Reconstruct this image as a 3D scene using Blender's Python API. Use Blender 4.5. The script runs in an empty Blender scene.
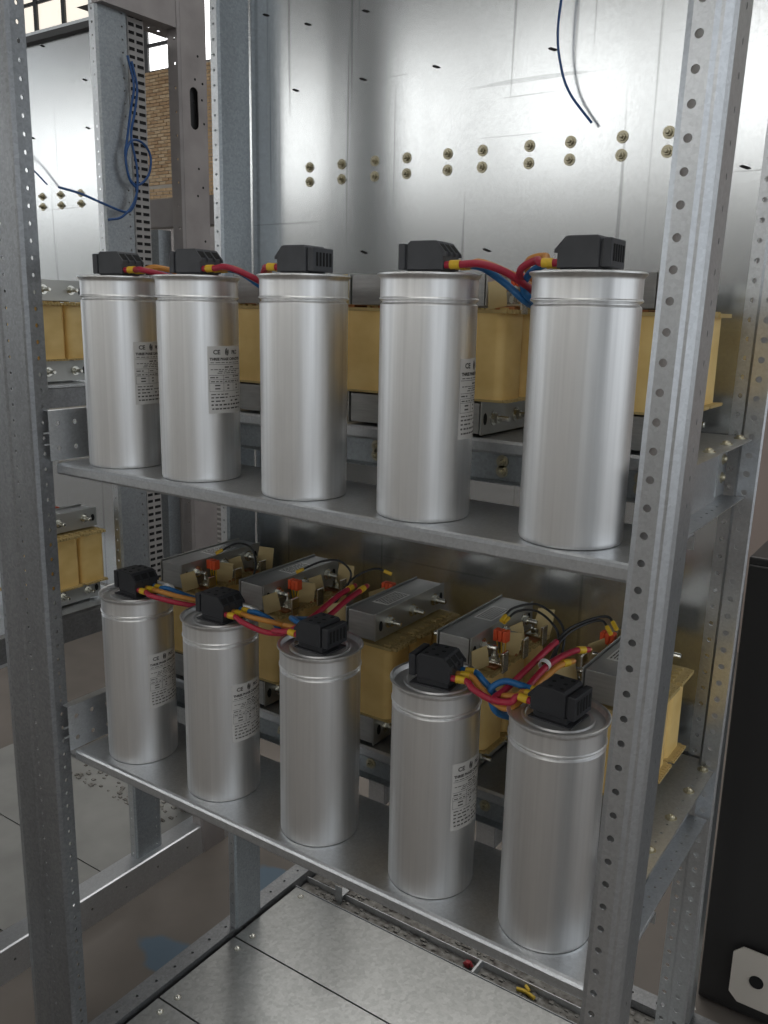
import bpy, bmesh, math, random
from mathutils import Vector, Matrix
PI = math.pi
random.seed(7)
sc = bpy.context.scene
COL = sc.collection

# ------------------------------------------------------------------ camera
cam_d = bpy.data.cameras.new('camera'); cam = bpy.data.objects.new('camera', cam_d); COL.objects.link(cam)
yaw, pitch, roll = 0.59928, 0.22504, 0.020295
d = Vector((-math.sin(yaw)*math.cos(pitch), math.cos(yaw)*math.cos(pitch), -math.sin(pitch)))
r = Vector((math.cos(yaw), math.sin(yaw), 0)); u = r.cross(d)
r2 = r*math.cos(roll)+u*math.sin(roll); u2 = -r*math.sin(roll)+u*math.cos(roll)
M = Matrix(((r2.x, u2.x, -d.x, 1.00838), (r2.y, u2.y, -d.y, -0.90295), (r2.z, u2.z, -d.z, 0.24268), (0, 0, 0, 1)))
cam.matrix_world = M
cam_d.sensor_width = 36; cam_d.sensor_fit = 'AUTO'; cam_d.lens = 36*868.12/1024; cam_d.clip_start = .02; cam_d.clip_end = 100
sc.camera = cam
# ------------------------------------------------------------------ world, exposure, lights
sc.view_settings.view_transform = 'Standard'; sc.view_settings.look = 'None'
sc.view_settings.gamma = 1; sc.view_settings.use_curve_mapping = False
sc.view_settings.exposure = 0.3
w = bpy.data.worlds.new('overcast'); sc.world = w; w.use_nodes = True
w.node_tree.nodes['Background'].inputs[0].default_value = (0.90, 0.95, 1.0, 1)
w.node_tree.nodes['Background'].inputs[1].default_value = 0.88

def area(name, loc, target, sx, sy, power, col=(1, 1, 1)):
    l = bpy.data.lights.new(name, 'AREA'); l.shape = 'RECTANGLE'; l.size = sx; l.size_y = sy; l.energy = power; l.color = col
    o = bpy.data.objects.new(name, l); COL.objects.link(o); o.location = loc
    o.rotation_euler = (Vector(target)-Vector(loc)).to_track_quat('-Z', 'Y').to_euler()
    return o
area('roof_fill_lamp', (1.0, -2.5, 6.6), (0.6, -2.0, 0), 6.0, 4.0, 90, (1, .98, .95))  # added fill from above; the roof has no opening here
area('rear_fill_lamp', (-1.0, 4.5, 6.6), (-1.0, 4.2, 0), 9.0, 4.0, 220, (1, .98, .95))  # added fill that brightens the area behind the cabinets, no skylight above it

# ------------------------------------------------------------------ materials
def mat(name, base=(.8, .8, .8), metal=0, rough=.5, noise=None, spangle=0, streak=0, bump=0, alt=None, altf=.5, emis=None, est=1, spec=None):
    m = bpy.data.materials.new(name); m.use_nodes = True; nt = m.node_tree; N = nt.nodes; Lk = nt.links
    b = N['Principled BSDF']; b.inputs['Base Color'].default_value = (*base, 1); b.inputs['Metallic'].default_value = metal; b.inputs['Roughness'].default_value = rough
    if spec is not None: b.inputs['Specular IOR Level'].default_value = spec
    if emis: b.inputs['Emission Color'].default_value = (*emis, 1); b.inputs['Emission Strength'].default_value = est
    tc = N.new('ShaderNodeTexCoord'); col = None
    if noise or alt:
        mp = N.new('ShaderNodeMapping'); mp.inputs['Scale'].default_value = noise or (8, 8, 8); Lk.new(tc.outputs['Object'], mp.inputs[0])
        n = N.new('ShaderNodeTexNoise'); n.inputs['Scale'].default_value = 1; n.inputs['Detail'].default_value = 5; Lk.new(mp.outputs[0], n.inputs[0])
        rmp = N.new('ShaderNodeValToRGB'); rmp.color_ramp.elements[0].position = .32; rmp.color_ramp.elements[1].position = .68
        a = alt or tuple(c*(1-altf*.5) for c in base)
        rmp.color_ramp.elements[0].color = (*a, 1); rmp.color_ramp.elements[1].color = (*base, 1)
        Lk.new(n.outputs[0], rmp.inputs[0]); col = rmp.outputs[0]
        rr = N.new('ShaderNodeMapRange'); rr.inputs[3].default_value = min(1, rough*1.25); rr.inputs[4].default_value = rough*.82
        Lk.new(n.outputs[0], rr.inputs[0]); Lk.new(rr.outputs[0], b.inputs['Roughness'])
        if bump:
            bp = N.new('ShaderNodeBump'); bp.inputs['Strength'].default_value = bump; bp.inputs['Distance'].default_value = .001
            Lk.new(n.outputs[0], bp.inputs['Height']); Lk.new(bp.outputs[0], b.inputs['Normal'])
    if spangle:
        v = N.new('ShaderNodeTexVoronoi'); v.inputs['Scale'].default_value = spangle; Lk.new(tc.outputs['Object'], v.inputs[0])
        n2 = N.new('ShaderNodeTexNoise'); n2.inputs['Scale'].default_value = spangle*1.6; n2.inputs['Detail'].default_value = 3; Lk.new(tc.outputs['Object'], n2.inputs[0])
        bw = N.new('ShaderNodeRGBToBW'); Lk.new(v.outputs['Color'], bw.inputs[0])
        ad = N.new('ShaderNodeMath'); ad.operation = 'ADD'; Lk.new(bw.outputs[0], ad.inputs[0]); Lk.new(n2.outputs[0], ad.inputs[1])
        mr = N.new('ShaderNodeMapRange'); mr.inputs[1].default_value = .5; mr.inputs[2].default_value = 1.5; mr.inputs[3].default_value = .84; mr.inputs[4].default_value = 1.1; Lk.new(ad.outputs[0], mr.inputs[0])
        mx = N.new('ShaderNodeMix'); mx.data_type = 'RGBA'; mx.blend_type = 'MULTIPLY'; mx.inputs[0].default_value = 1
        if col: Lk.new(col, mx.inputs[6])
        else: mx.inputs[6].default_value = (*base, 1)
        Lk.new(mr.outputs[0], mx.inputs[7]); col = mx.outputs[2]
    if col: Lk.new(col, b.inputs['Base Color'])
    return m

def brushed(name, base, rough):
    m = mat(name, base, 1, rough, noise=(140, 140, 3), altf=.28)
    return m

def spangle_soft(m, lo, hi):
    for n in m.node_tree.nodes:
        if n.type == 'MAP_RANGE' and abs(n.inputs[3].default_value-.84) < 1e-4: n.inputs[3].default_value = lo; n.inputs[4].default_value = hi
def scratches(m):
    """fine vertical and slanted rub marks in the zinc"""
    nt = m.node_tree; N = nt.nodes; Lk = nt.links; b = N['Principled BSDF']
    src = b.inputs['Base Color'].links[0].from_socket; tc = [n for n in N if n.type == 'TEX_COORD'][0]
    for rot, sc_, lo, dark in ((0, (70, 1, 1.1), .665, .72), (.25, (2.2, 1, 95), .70, .78)):
        mp = N.new('ShaderNodeMapping'); mp.inputs['Scale'].default_value = sc_; mp.inputs['Rotation'].default_value = (0, rot, 0); Lk.new(tc.outputs['Object'], mp.inputs[0])
        n = N.new('ShaderNodeTexNoise'); n.inputs['Scale'].default_value = 1; n.inputs['Detail'].default_value = 2; Lk.new(mp.outputs[0], n.inputs[0])
        mr = N.new('ShaderNodeMapRange'); mr.inputs[1].default_value = lo; mr.inputs[2].default_value = lo+.05; mr.inputs[3].default_value = 1; mr.inputs[4].default_value = dark; Lk.new(n.outputs[0], mr.inputs[0])
        mx = N.new('ShaderNodeMix'); mx.data_type = 'RGBA'; mx.blend_type = 'MULTIPLY'; mx.inputs[0].default_value = 1; Lk.new(src, mx.inputs[6]); Lk.new(mr.outputs[0], mx.inputs[7]); src = mx.outputs[2]
    Lk.new(src, b.inputs['Base Color'])
GAL = mat('galvanised_steel', (.66, .68, .70), .92, .36, noise=(9, 9, 5), altf=.25, spangle=300, bump=.03)
spangle_soft(GAL, .9, 1.06)
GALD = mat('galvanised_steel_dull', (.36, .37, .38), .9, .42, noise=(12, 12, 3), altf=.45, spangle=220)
SHEET = mat('galvanised_sheet', (.68, .70, .71), .94, .20, noise=(5, 5, 3), altf=.14, spangle=260, bump=.03)
spangle_soft(SHEET, .93, 1.04); scratches(SHEET)
GREYP = mat('grey_zinc_flange', (.38, .41, .43), .75, .42, noise=(14, 14, 3), altf=.25, spangle=260)
ALU = brushed('brushed_aluminium', (.90, .90, .895), .40)
ALUL = mat('lid_aluminium', (.74, .74, .74), .95, .42, noise=(30, 30, 30), altf=.2)
BLK = mat('black_plastic_shaded', (.028, .029, .033), 0, .48, noise=(60, 60, 60), altf=.2)  # terminal block plastic of the lower row, shade put into its colour
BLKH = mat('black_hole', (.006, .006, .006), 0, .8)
BLKLIT = mat('black_plastic_lit', (.06, .063, .07), 0, .5, noise=(60, 60, 60), altf=.2)  # same block plastic for the upper row, brighter light put into its colour
LAB = mat('silver_label', (.66, .65, .63), .1, .5)
INK = mat('label_ink', (.09, .085, .08), 0, .7)
RED = mat('red_cable', (.42, .02, .05), 0, .38, noise=(40, 40, 40), altf=.2)
ORG = mat('orange_cable', (.62, .27, .05), 0, .4, noise=(40, 40, 40), altf=.2)
BLU = mat('blue_cable', (.02, .16, .42), 0, .38, noise=(40, 40, 40), altf=.2)
BLKC = mat('black_cable', (.02, .02, .02), 0, .4)
DBLU = mat('navy_wire', (.012, .07, .22), 0, .35)
YEL = mat('yellow_ferrule', (.78, .50, .03), 0, .4, noise=(300, 300, 300), altf=.25)
COP = mat('bare_copper', (.55, .25, .12), .8, .4)
COIL = mat('coil_wrap_paper', (.90, .66, .27), 0, .42, noise=(14, 14, 22), alt=(.76, .52, .18), bump=.12)
COMB = mat('insulation_board', (.56, .42, .18), 0, .6, noise=(40, 40, 40), altf=.3)
FLAP = mat('insulating_paper', (.66, .52, .26), 0, .55, noise=(25, 25, 25), altf=.2)
CORE = mat('core_lamination', (.44, .44, .43), .75, .42, noise=(30, 2, 260), altf=.35)
CLAMP = mat('clamp_steel', (.50, .50, .47), .85, .4, noise=(20, 8, 20), altf=.3)
BOLT = mat('zinc_bolt', (.74, .73, .66), 1, .25)
BRASSY = mat('passivated_bolt', (.50, .46, .34), .9, .38)
TIN = mat('tinned_terminal', (.74, .70, .62), 1, .25)
CONN = mat('red_connector', (.75, .10, .03), 0, .5)
WHT = mat('white_plastic', (.75, .75, .72), 0, .5)
PLATE = mat('nameplate', (.80, .80, .78), .4, .4)
DARKP = mat('charcoal_powder_coat', (.028, .027, .027), 0, .42)
BEIGEP = mat('offwhite_plate', (.62, .58, .52), .1, .5)
DUCT = mat('grey_wiring_duct', (.42, .40, .385), 0, .55, noise=(20, 20, 20), altf=.15)
DUCTD = mat('dark_grey_duct', (.17, .16, .155), 0, .5)
PINK = mat('pinkish_duct', (.46, .38, .37), 0, .5)
TAUPE = mat('primed_beam', (.40, .37, .36), .55, .5, noise=(14, 14, 14), altf=.35)
PANE = mat('window_pane', (.6, .6, .55), 0, .3, emis=(1, .91, .78), est=.75)
PANEB = mat('window_pane_bright', (.9, .9, .9), 0, .3, emis=(1, 1, 1), est=2.2)
FRM = mat('window_frame_paint', (.06, .06, .06), .2, .5)
PAPER = mat('scrap_paper', (.75, .74, .70), 0, .7)
YSCR = mat('yellow_scrap', (.70, .48, .05), 0, .5)
RSCR = mat('red_scrap', (.35, .03, .04), 0, .5)
MORT = mat('mortar', (.50, .46, .40), 0, .9, noise=(6, 6, 6), altf=.2)
BRK = [mat('brick_a', (.66, .46, .27), 0, .85, noise=(7, 7, 7), altf=.3), mat('brick_b', (.55, .36, .20), 0, .85, noise=(7, 7, 7), altf=.3), mat('brick_c', (.72, .54, .34), 0, .85, noise=(7, 7, 7), altf=.3)]
DIRT = mat('swarf_and_dirt', (.16, .145, .13), .3, .8, noise=(70, 70, 70), alt=(.4, .39, .36))
ROOF = mat('roof_sheeting', (.14, .14, .14), .1, .7)
HALLW = mat('hall_wall_paint', (.62, .60, .56), 0, .8)

def base_plate_mat():
    m = mat('base_sheet', (.53, .54, .53), .88, .32, noise=(7, 5, 7), altf=.35, spangle=120)
    return m
BASEP = base_plate_mat()
BASEN = mat('matte_base_sheet', (.42, .42, .40), .35, .5, noise=(6, 6, 6), altf=.5)  # base sheet made less metallic, so the neighbour's plates reflect less dark

def floor_mat():
    m = bpy.data.materials.new('concrete_floor'); m.use_nodes = True; N = m.node_tree.nodes; Lk = m.node_tree.links
    b = N['Principled BSDF']; b.inputs['Roughness'].default_value = .45
    tc = N.new('ShaderNodeTexCoord')
    n = N.new('ShaderNodeTexNoise'); n.inputs['Scale'].default_value = 2.2; n.inputs['Detail'].default_value = 8; Lk.new(tc.outputs['Object'], n.inputs[0])
    rp = N.new('ShaderNodeValToRGB'); rp.color_ramp.elements[0].position = .3; rp.color_ramp.elements[1].position = .7
    rp.color_ramp.elements[0].color = (.13, .115, .10, 1); rp.color_ramp.elements[1].color = (.24, .21, .185, 1); Lk.new(n.outputs[0], rp.inputs[0])
    col = rp.outputs[0]
    for (cx, cy, sx, sy) in ((-.28, .24, .16, .055), (-.33, .58, .09, .05), (-.12, .40, .05, .05)):
        mp = N.new('ShaderNodeMapping'); mp.vector_type = 'POINT'; mp.inputs['Location'].default_value = (-cx/sx, -cy/sy, 0); mp.inputs['Scale'].default_value = (1/sx, 1/sy, 0)
        Lk.new(tc.outputs['Object'], mp.inputs[0])
        n2 = N.new('ShaderNodeTexNoise'); n2.inputs['Scale'].default_value = 14; Lk.new(tc.outputs['Object'], n2.inputs[0])
        ln = N.new('ShaderNodeVectorMath'); ln.operation = 'LENGTH'; Lk.new(mp.outputs[0], ln.inputs[0])
        ad = N.new('ShaderNodeMath'); ad.operation = 'ADD'; Lk.new(ln.outputs['Value'], ad.inputs[0]); Lk.new(n2.outputs[0], ad.inputs[1])
        mr = N.new('ShaderNodeMapRange'); mr.inputs[1].default_value = 1.35; mr.inputs[2].default_value = 1.6; mr.inputs[3].default_value = .75; mr.inputs[4].default_value = 0; Lk.new(ad.outputs[0], mr.inputs[0])
        mx = N.new('ShaderNodeMix'); mx.data_type = 'RGBA'; Lk.new(mr.outputs[0], mx.inputs[0]); Lk.new(col, mx.inputs[6]); mx.inputs[7].default_value = (.09, .17, .25, 1); col = mx.outputs[2]
    Lk.new(col, b.inputs['Base Color'])
    return m
FLOOR = floor_mat()

# ------------------------------------------------------------------ helpers
def link(name, me, m, parent=None, loc=None):
    me.name = name
    o = bpy.data.objects.new(name, me); COL.objects.link(o)
    if m is not None:
        me.materials.clear()
        for x in (m if isinstance(m, (list, tuple)) else [m]): me.materials.append(x)
    if parent: o.parent = parent
    if loc: o.location = loc
    return o
def obj(name, bm, m, parent=None, loc=None, smooth=False, solid=0):
    me = bpy.data.meshes.new(name)
    bmesh.ops.recalc_face_normals(bm, faces=bm.faces)
    if smooth:
        for f in bm.faces: f.smooth = True
        for e in bm.edges:
            if len(e.link_faces) == 2 and e.calc_face_angle() > .6: e.smooth = False
    bm.to_mesh(me); bm.free()
    o = link(name, me, m, parent, loc)
    if solid:
        s = o.modifiers.new('thickness', 'SOLIDIFY'); s.thickness = solid; s.offset = 0; s.use_even_offset = True
    return o
def tag(o, label=None, cat=None, group=None, kind=None):
    if label: o['label'] = label
    if cat: o['category'] = cat
    if group: o['group'] = group
    if kind: o['kind'] = kind
    return o
def empty(name, loc=(0, 0, 0), rz=0, label=None, cat=None, group=None):
    o = bpy.data.objects.new(name, None); COL.objects.link(o); o.location = loc; o.rotation_euler = (0, 0, rz); o.empty_display_size = .02
    return tag(o, label, cat, group)
def B(): return bmesh.new()
def box(bm, x0, x1, y0, y1, z0, z1, bev=0, mtx=None):
    vs = [bm.verts.new(v) for v in [(x0, y0, z0), (x1, y0, z0), (x1, y1, z0), (x0, y1, z0), (x0, y0, z1), (x1, y0, z1), (x1, y1, z1), (x0, y1, z1)]]
    fs = [bm.faces.new([vs[i] for i in f]) for f in [(0, 3, 2, 1), (4, 5, 6, 7), (0, 1, 5, 4), (1, 2, 6, 5), (2, 3, 7, 6), (3, 0, 4, 7)]]
    if mtx is not None: bmesh.ops.transform(bm, matrix=mtx, verts=vs)
    if bev:
        es = list({e for f in fs for e in f.edges})
        bmesh.ops.bevel(bm, geom=es, offset=bev, segments=2, affect='EDGES', profile=.5)
    return bm
def lathe(bm, prof, n=32, axis='z', mtx=None, capb=True, capt=True):
    rings = []; newv = []
    for (rr, z) in prof:
        ring = []
        for k in range(n):
            a = 2*PI*k/n; x, y = rr*math.cos(a), rr*math.sin(a)
            p = (x, y, z) if axis == 'z' else ((z, x, y) if axis == 'x' else (x, z, y))
            ring.append(bm.verts.new(p))
        rings.append(ring); newv += ring
    for a, b in zip(rings, rings[1:]):
        for k in range(n): bm.faces.new([a[k], a[(k+1) % n], b[(k+1) % n], b[k]])
    if capb: bm.faces.new(rings[0][::-1])
    if capt: bm.faces.new(rings[-1])
    if mtx is not None: bmesh.ops.transform(bm, matrix=mtx, verts=newv)
    return bm
def spline(pts, seg=8):
    P = [Vector(p) for p in pts]; P = [2*P[0]-P[1]]+P+[2*P[-1]-P[-2]]; out = []
    for i in range(1, len(P)-2):
        for k in range(seg):
            t = k/seg
            out.append(.5*((2*P[i])+(-P[i-1]+P[i+1])*t+(2*P[i-1]-5*P[i]+4*P[i+1]-P[i+2])*t*t+(-P[i-1]+3*P[i]-3*P[i+1]+P[i+2])*t**3))
    out.append(P[-2]); return out
def tube(bm, pts, rad, n=10, seg=8, smoothit=True):
    C = spline(pts, seg) if smoothit else [Vector(p) for p in pts]
    up = Vector((0, 0, 1)); rings = []
    T = (C[1]-C[0]).normalized(); nrm = T.cross(up)
    if nrm.length < .1: nrm = T.cross(Vector((1, 0, 0)))
    nrm.normalize()
    for i, c in enumerate(C):
        T2 = (C[min(i+1, len(C)-1)]-C[max(i-1, 0)]).normalized()
        nrm = (nrm-T2*nrm.dot(T2)).normalized(); bn = T2.cross(nrm)
        rings.append([bm.verts.new(c+(nrm*math.cos(2*PI*k/n)+bn*math.sin(2*PI*k/n))*rad) for k in range(n)])
    for a, b in zip(rings, rings[1:]):
        for k in range(n): bm.faces.new([a[k], a[(k+1) % n], b[(k+1) % n], b[k]])
    bm.faces.new(rings[0][::-1]); bm.faces.new(rings[-1])
    return bm
def extrusion(bm, prof, a0, a1, holes={}, pitch=.025, axis='z', phase=.5, nh=12, every=None):
    """folded sheet: prof = 2D points, extruded along an axis in cells of PITCH; holes = {segment: (fraction across, radius)} punches real holes.
    axis z: prof=(x,y); y: prof=(x,z); x: prof=(y,z)"""
    def P(p, a):
        return (p[0], p[1], a) if axis == 'z' else ((p[0], a, p[1]) if axis == 'y' else (a, p[0], p[1]))
    L = a1-a0; n = max(1, int(round(L/pitch))) if holes else 1
    lv = [a0+L*k/n for k in range(n+1)]
    V = [[bm.verts.new(P(p, a)) for a in lv] for p in prof]
    for s in range(len(prof)-1):
        hs = holes.get(s); p0, p1 = Vector(prof[s]), Vector(prof[s+1]); wd = (p1-p0).length
        for k in range(n):
            c = [V[s][k], V[s+1][k], V[s+1][k+1], V[s][k+1]]
            if not hs or (every and k % every): bm.faces.new(c); continue
            fr, rad = hs[0], hs[1]; dv = (p1-p0)/wd; ce = p0+(p1-p0)*fr; am = (lv[k]+lv[k+1])/2
            ra, rb = (rad if len(hs) < 3 else hs[2]), rad
            O = []
            for j in range(nh):
                th = -3*PI/4+2*PI*j/nh; q = ce+dv*(math.cos(th)*rb); O.append(bm.verts.new(P((q.x, q.y), am+math.sin(th)*ra)))
            qn = nh//4
            for side in range(4):
                o = [O[(side*qn+j) % nh] for j in range(qn+1)]
                bm.faces.new([c[side], c[(side+1) % 4]]+o[::-1])
    return bm
def dup(o, parent=None, loc=None, rz=None):
    c = o.copy(); COL.objects.link(c)
    if parent: c.parent = parent
    if loc is not None: c.location = loc
    if rz is not None: c.rotation_euler = (0, 0, rz)
    for ch in list(o.children): dup(ch, c)
    return c

# ------------------------------------------------------------------ the hall
FZ = -1.2
o = obj('floor', box(B(), -22, 12, -16, 10.2, FZ-.1, FZ), FLOOR); tag(o, kind='structure')
# brick back wall: mortar backing with three openings
bm = B()
YW = 10.0
wins = [(-16.2, -12.9, 5.17, 6.3), (-12.35, -10.75, 4.15, 5.0), (-10.5, -8.6, 4.15, 6.5)]
xs = [-22, -16.2, -12.9, -12.35, -10.75, -10.5, -8.6, 12]; 
for i in range(7):
    x0, x1 = xs[i], xs[i+1]
    wi = [q for q in wins if q[0] == x0]
    if wi: box(bm, x0, x1, YW, YW+.3, FZ, wi[0][2]); box(bm, x0, x1, YW, YW+.3, wi[0][3], 7)
    else: box(bm, x0, x1, YW, YW+.3, FZ, 7)
wall = tag(obj('wall_back', bm, MORT), kind='structure')
bm = B(); box(bm, -.074, .074, -.02, .015, -.0225, .0225, .004); bme = bpy.data.meshes.new('brick'); bmesh.ops.recalc_face_normals(bm, faces=bm.faces); bm.to_mesh(bme); bm.free()
bmes = []
for bi in range(3):
    q = bme.copy(); q.materials.append(BRK[bi]); bmes.append(q)
rowh, bw_ = .055, .160
cnt = 0; z = 4.12; k = 0
while cnt < 300 and z > 1.95:
    x = -12.32+(bw_/2 if k % 2 else 0)
    while x < -10.95 and cnt < 300:
        o = bpy.data.objects.new('brick', random.choice(bmes)); COL.objects.link(o); o.parent = wall
        o.location = (x, YW-.003+random.uniform(-.006, .004), z); cnt += 1; x += bw_
    z -= rowh; k += 1
zend = z
bm = B()
def brickrow(bm, x0, x1, z0, z1):
    z = z1; k = 0
    while z > z0:
        x = x0+(bw_/2 if k % 2 else 0)
        while x < x1:
            n0 = len(bm.faces)
            box(bm, x-.074, x+.074, YW-.015+random.uniform(-.005, .005), YW+.01, z-.0225, z+.0225)
            bm.faces.ensure_lookup_table(); mi = random.randrange(3)
            for f in bm.faces[n0:]: f.material_index = mi
            x += bw_
        z -= rowh; k += 1
brickrow(bm, -15.8, -12.5, 1.95, 5.12); brickrow(bm, -10.9, -9.0, 1.95, 4.1); brickrow(bm, -12.32, -10.95, 1.9, zend)
o = obj('brickwork', bm, BRK, wall); o['kind'] = 'stuff'
for i, (x0, x1, z0, z1) in enumerate(wins):
    f = B(); nx = 4 if i == 0 else 2; nz = 2
    for a in range(nx+1):
        xx = x0+(x1-x0)*a/nx; box(f, xx-.05, xx+.05, YW+.02, YW+.12, z0, z1)
    for a in range(nz+1):
        zz = z0+(z1-z0)*a/nz; box(f, x0, x1, YW+.03, YW+.11, zz-.03, zz+.03)
    wo = tag(obj('window_%d' % (i+1), f, FRM), kind='structure')
    for a in range(nx):
        for c_ in range(nz):
            obj('pane', box(B(), x0+(x1-x0)*a/nx, x0+(x1-x0)*(a+1)/nx, YW+.06, YW+.07, z0+(z1-z0)*c_/nz, z0+(z1-z0)*(c_+1)/nz), PANE if i == 0 else PANEB, wo)
# roof with purlins
bm = B(); box(bm, -22, 12, -16, 10.3, 7.0, 7.15)
for yy in range(-15, 10, 3): box(bm, -22, 12, yy-.1, yy+.1, 6.7, 7.0)
tag(obj('ceiling', bm, ROOF), kind='structure')
# wall behind the photographer with a window band
WB0, WB1 = 3.2, 5.8
bm = B(); box(bm, -34, 12, -16.3, -16, FZ, WB0); box(bm, -34, 12, -16.3, -16, WB1, 7)
FW = [(-29.4, -26), (-25.2, -21.8), (-21, -17.6), (-16.8, -13.4), (-12.6, -9.2), (-8.4, -5.0), (-4.2, -.8), (0, 3.4), (4.2, 7.6)]
px = -34
for a, b in FW: box(bm, px, a, -16.3, -16, WB0, WB1); px = b
box(bm, px, 12, -16.3, -16, WB0, WB1)
tag(obj('wall_front', bm, HALLW), kind='structure')
PANEF = mat('front_window_pane', (.9, .9, .9), 0, .3, emis=(1, 1, .98), est=2.4)
for i, (a, b) in enumerate(FW):
    f = B()
    for k in range(3): xx = a+(b-a)*k/2; box(f, xx-.05, xx+.05, -16.15, -16.05, WB0, WB1)
    wo = tag(obj('window_%d' % (i+4), f, FRM), kind='structure')
    obj('pane', box(B(), a, b, -16.13, -16.12, WB0, WB1), PANEF, wo)

# ------------------------------------------------------------------ shared hardware
def nutbolt_mesh(axis, rad=.006, washer=.0095, out=.012, stud=.003, m=BOLT):
    bm = B()
    lathe(bm, [(washer, 0), (washer, .0015)], 14, axis)
    lathe(bm, [(rad, .0015), (rad, .0015+out*.45)], 6, axis)
    if stud: lathe(bm, [(stud, .0015+out*.45), (stud, out), (stud*.7, out+.0008)], 8, axis)
    bmesh.ops.recalc_face_normals(bm, faces=bm.faces)
    me = bpy.data.meshes.new('bolt'); bm.to_mesh(me); bm.free(); me.materials.append(m); return me
def neg(me):
    m2 = me.copy()
    for v in m2.vertices: v.co = -v.co
    m2.flip_normals(); return m2
BN_Y = neg(nutbolt_mesh('y', .0056, .0088, .0095, .0030, BRASSY))     # sticks out to -y
def screw_mesh(axis, m):
    bm = B(); lathe(bm, [(.0080, 0), (.0080, .0012)], 16, axis); lathe(bm, [(.0055, .0012), (.0053, .003), (.0042, .0045), (.0022, .0053), (.0015, .004)], 12, axis)
    bmesh.ops.recalc_face_normals(bm, faces=bm.faces); me = bpy.data.meshes.new('screw'); bm.to_mesh(me); bm.free(); me.materials.append(m); return me
BN_Z = screw_mesh('z', BRASSY); BN_X = screw_mesh('x', BRASSY); SC_Z = screw_mesh('z', BOLT)
def inst(name, me, parent, loc, label=None):
    o = bpy.data.objects.new(name, me); COL.objects.link(o); o.parent = parent; o.location = loc
    if label: o['label'] = label
    return o

# ------------------------------------------------------------------ our cabinet frame
ZB = -1.12
cab = empty('cabinet_frame', (0, 0, FZ), 0, 'open galvanised steel cabinet frame carrying two shelves of aluminium capacitors', 'frame')
def part(name, bm, m, solid=0, smooth=False, parent=None):
    o = obj(name, bm, m, parent or cab, solid=solid, smooth=smooth)
    if parent is None or parent is cab: o.location = (0, 0, -FZ)   # parts are built in world coordinates; the Empty sits on the floor
    return o
# front right post
def lean(o, a=.020, zp=.3):      # the uprights lean by under a degree
    p = Vector((0, 0, zp-FZ)); o.matrix_local = Matrix.Translation(p) @ Matrix.Rotation(a, 4, 'Y') @ Matrix.Translation((0, 0, -zp)); return o
prof = [(.760, -.066), (.758, -.108), (.760, -.117), (.765, -.1195), (.782, -.1195), (.786, -.1165), (.789, -.1165), (.7945, -.112), (.7965, -.105), (.7965, -.066), (.785, -.066)]
lean(part('front_post', extrusion(B(), prof, FZ, .95, {3: (.40, .0038), 8: (.55, .0016, .003)}, .0267, 'z', nh=16), GAL, .0018))
# front left post
prof = [(-.212, -.063), (-.2, -.065), (-.2, -.088), (-.203, -.0935), (-.207, -.0945), (-.232, -.0945), (-.235, -.0925), (-.262, -.0925), (-.266, -.0945), (-.312, -.0945), (-.320, -.088), (-.348, -.078), (-.352, -.058)]
lean(part('front_post', extrusion(B(), [(a_-.006, b_-.004) for a_, b_ in prof], FZ, .95, {1: (.5, .0026, .0034), 6: (.6, .0026), 10: (.5, .003)}, .025, 'z', nh=12), GALD, .0018), .006, .67)
# rear right (middle) post, folded Z
prof = [(.718, .398), (.736, .398), (.739, .395), (.741, .375), (.745, .370), (.768, .368), (.770, .371)]
lean(part('rear_post', extrusion(B(), prof, FZ, .95, {0: (.5, .0036), 2: (.5, .002), 4: (.45, .0045)}, .0262, 'z'), GAL, .0016), .0155)
# rear left (middle) post
prof = [(-.214, .315), (-.203, .315), (-.2, .319), (-.2, .382), (-.204, .386), (-.204, .396)]
part('rear_post', extrusion(B(), prof, -1.11, .95, {0: (.5, .0024)}, .025, 'z'), GREYP, .0016)
o = part('flange_strip', extrusion(B(), [(-.2185, .3135), (-.2025, .3135)], -1.11, .95, {0: (.5, .0026)}, .025, 'z'), GAL, .001); 
# far corner posts
for x in (-.215, .685):
    part('corner_post', extrusion(B(), [(x-.02, .68), (x-.02, .645), (x+.02, .645), (x+.02, .68)], FZ, .95, {1: (.5, .003)}, .05, 'z'), GAL, .0016)
# can shelves
def shelf(z, nm='capacitor_shelf'):
    prof = [(-.060, z-.012), (-.066, z-.017), (-.0665, z-.0045), (-.062, z-.0005), (.108, z-.0005), (.113, z-.004), (.113, z-.02)]
    prof = [(-.052, z-.019), (-.0655, z-.019), (-.0672, z-.016), (-.0672, z-.005), (-.0655, z-.0018), (-.062, z-.0005), (.109, z-.0005), (.1125, z-.004), (.1125, z-.020)]
    return part(nm, extrusion(B(), prof, -.199, .754, {}, 1, 'x'), GAL, .0012, smooth=False)
ZL = -.5043
for z, m_ in ((0, GAL), (ZL, GAL)): shelf(z)
# reactor trays
def tray(z):
    prof = [(.131, z-.018), (.118, z-.018), (.1155, z-.015), (.1155, z-.004), (.118, z-.0008), (.392, z-.0008), (.392, z-.03)]
    t = part('reactor_tray', extrusion(B(), prof, -.185, .735, {}, 1, 'x'), GAL, .0014)
    w_ = part('tray_web', extrusion(B(), [(.132, z-.001), (.132, z-.056), (.120, z-.058)], -.185, .735, {}, 1, 'x'), GREYP, .0014)
    for x in (.10, .287, .492, .68):
        for dz in ((-.036,) if z < 0 else (-.030, -.043)): inst('bolt', BN_Y, w_, (x, .131, z+dz))
    return t
T1, T2 = tray(.083), tray(.083+ZL)
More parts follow.
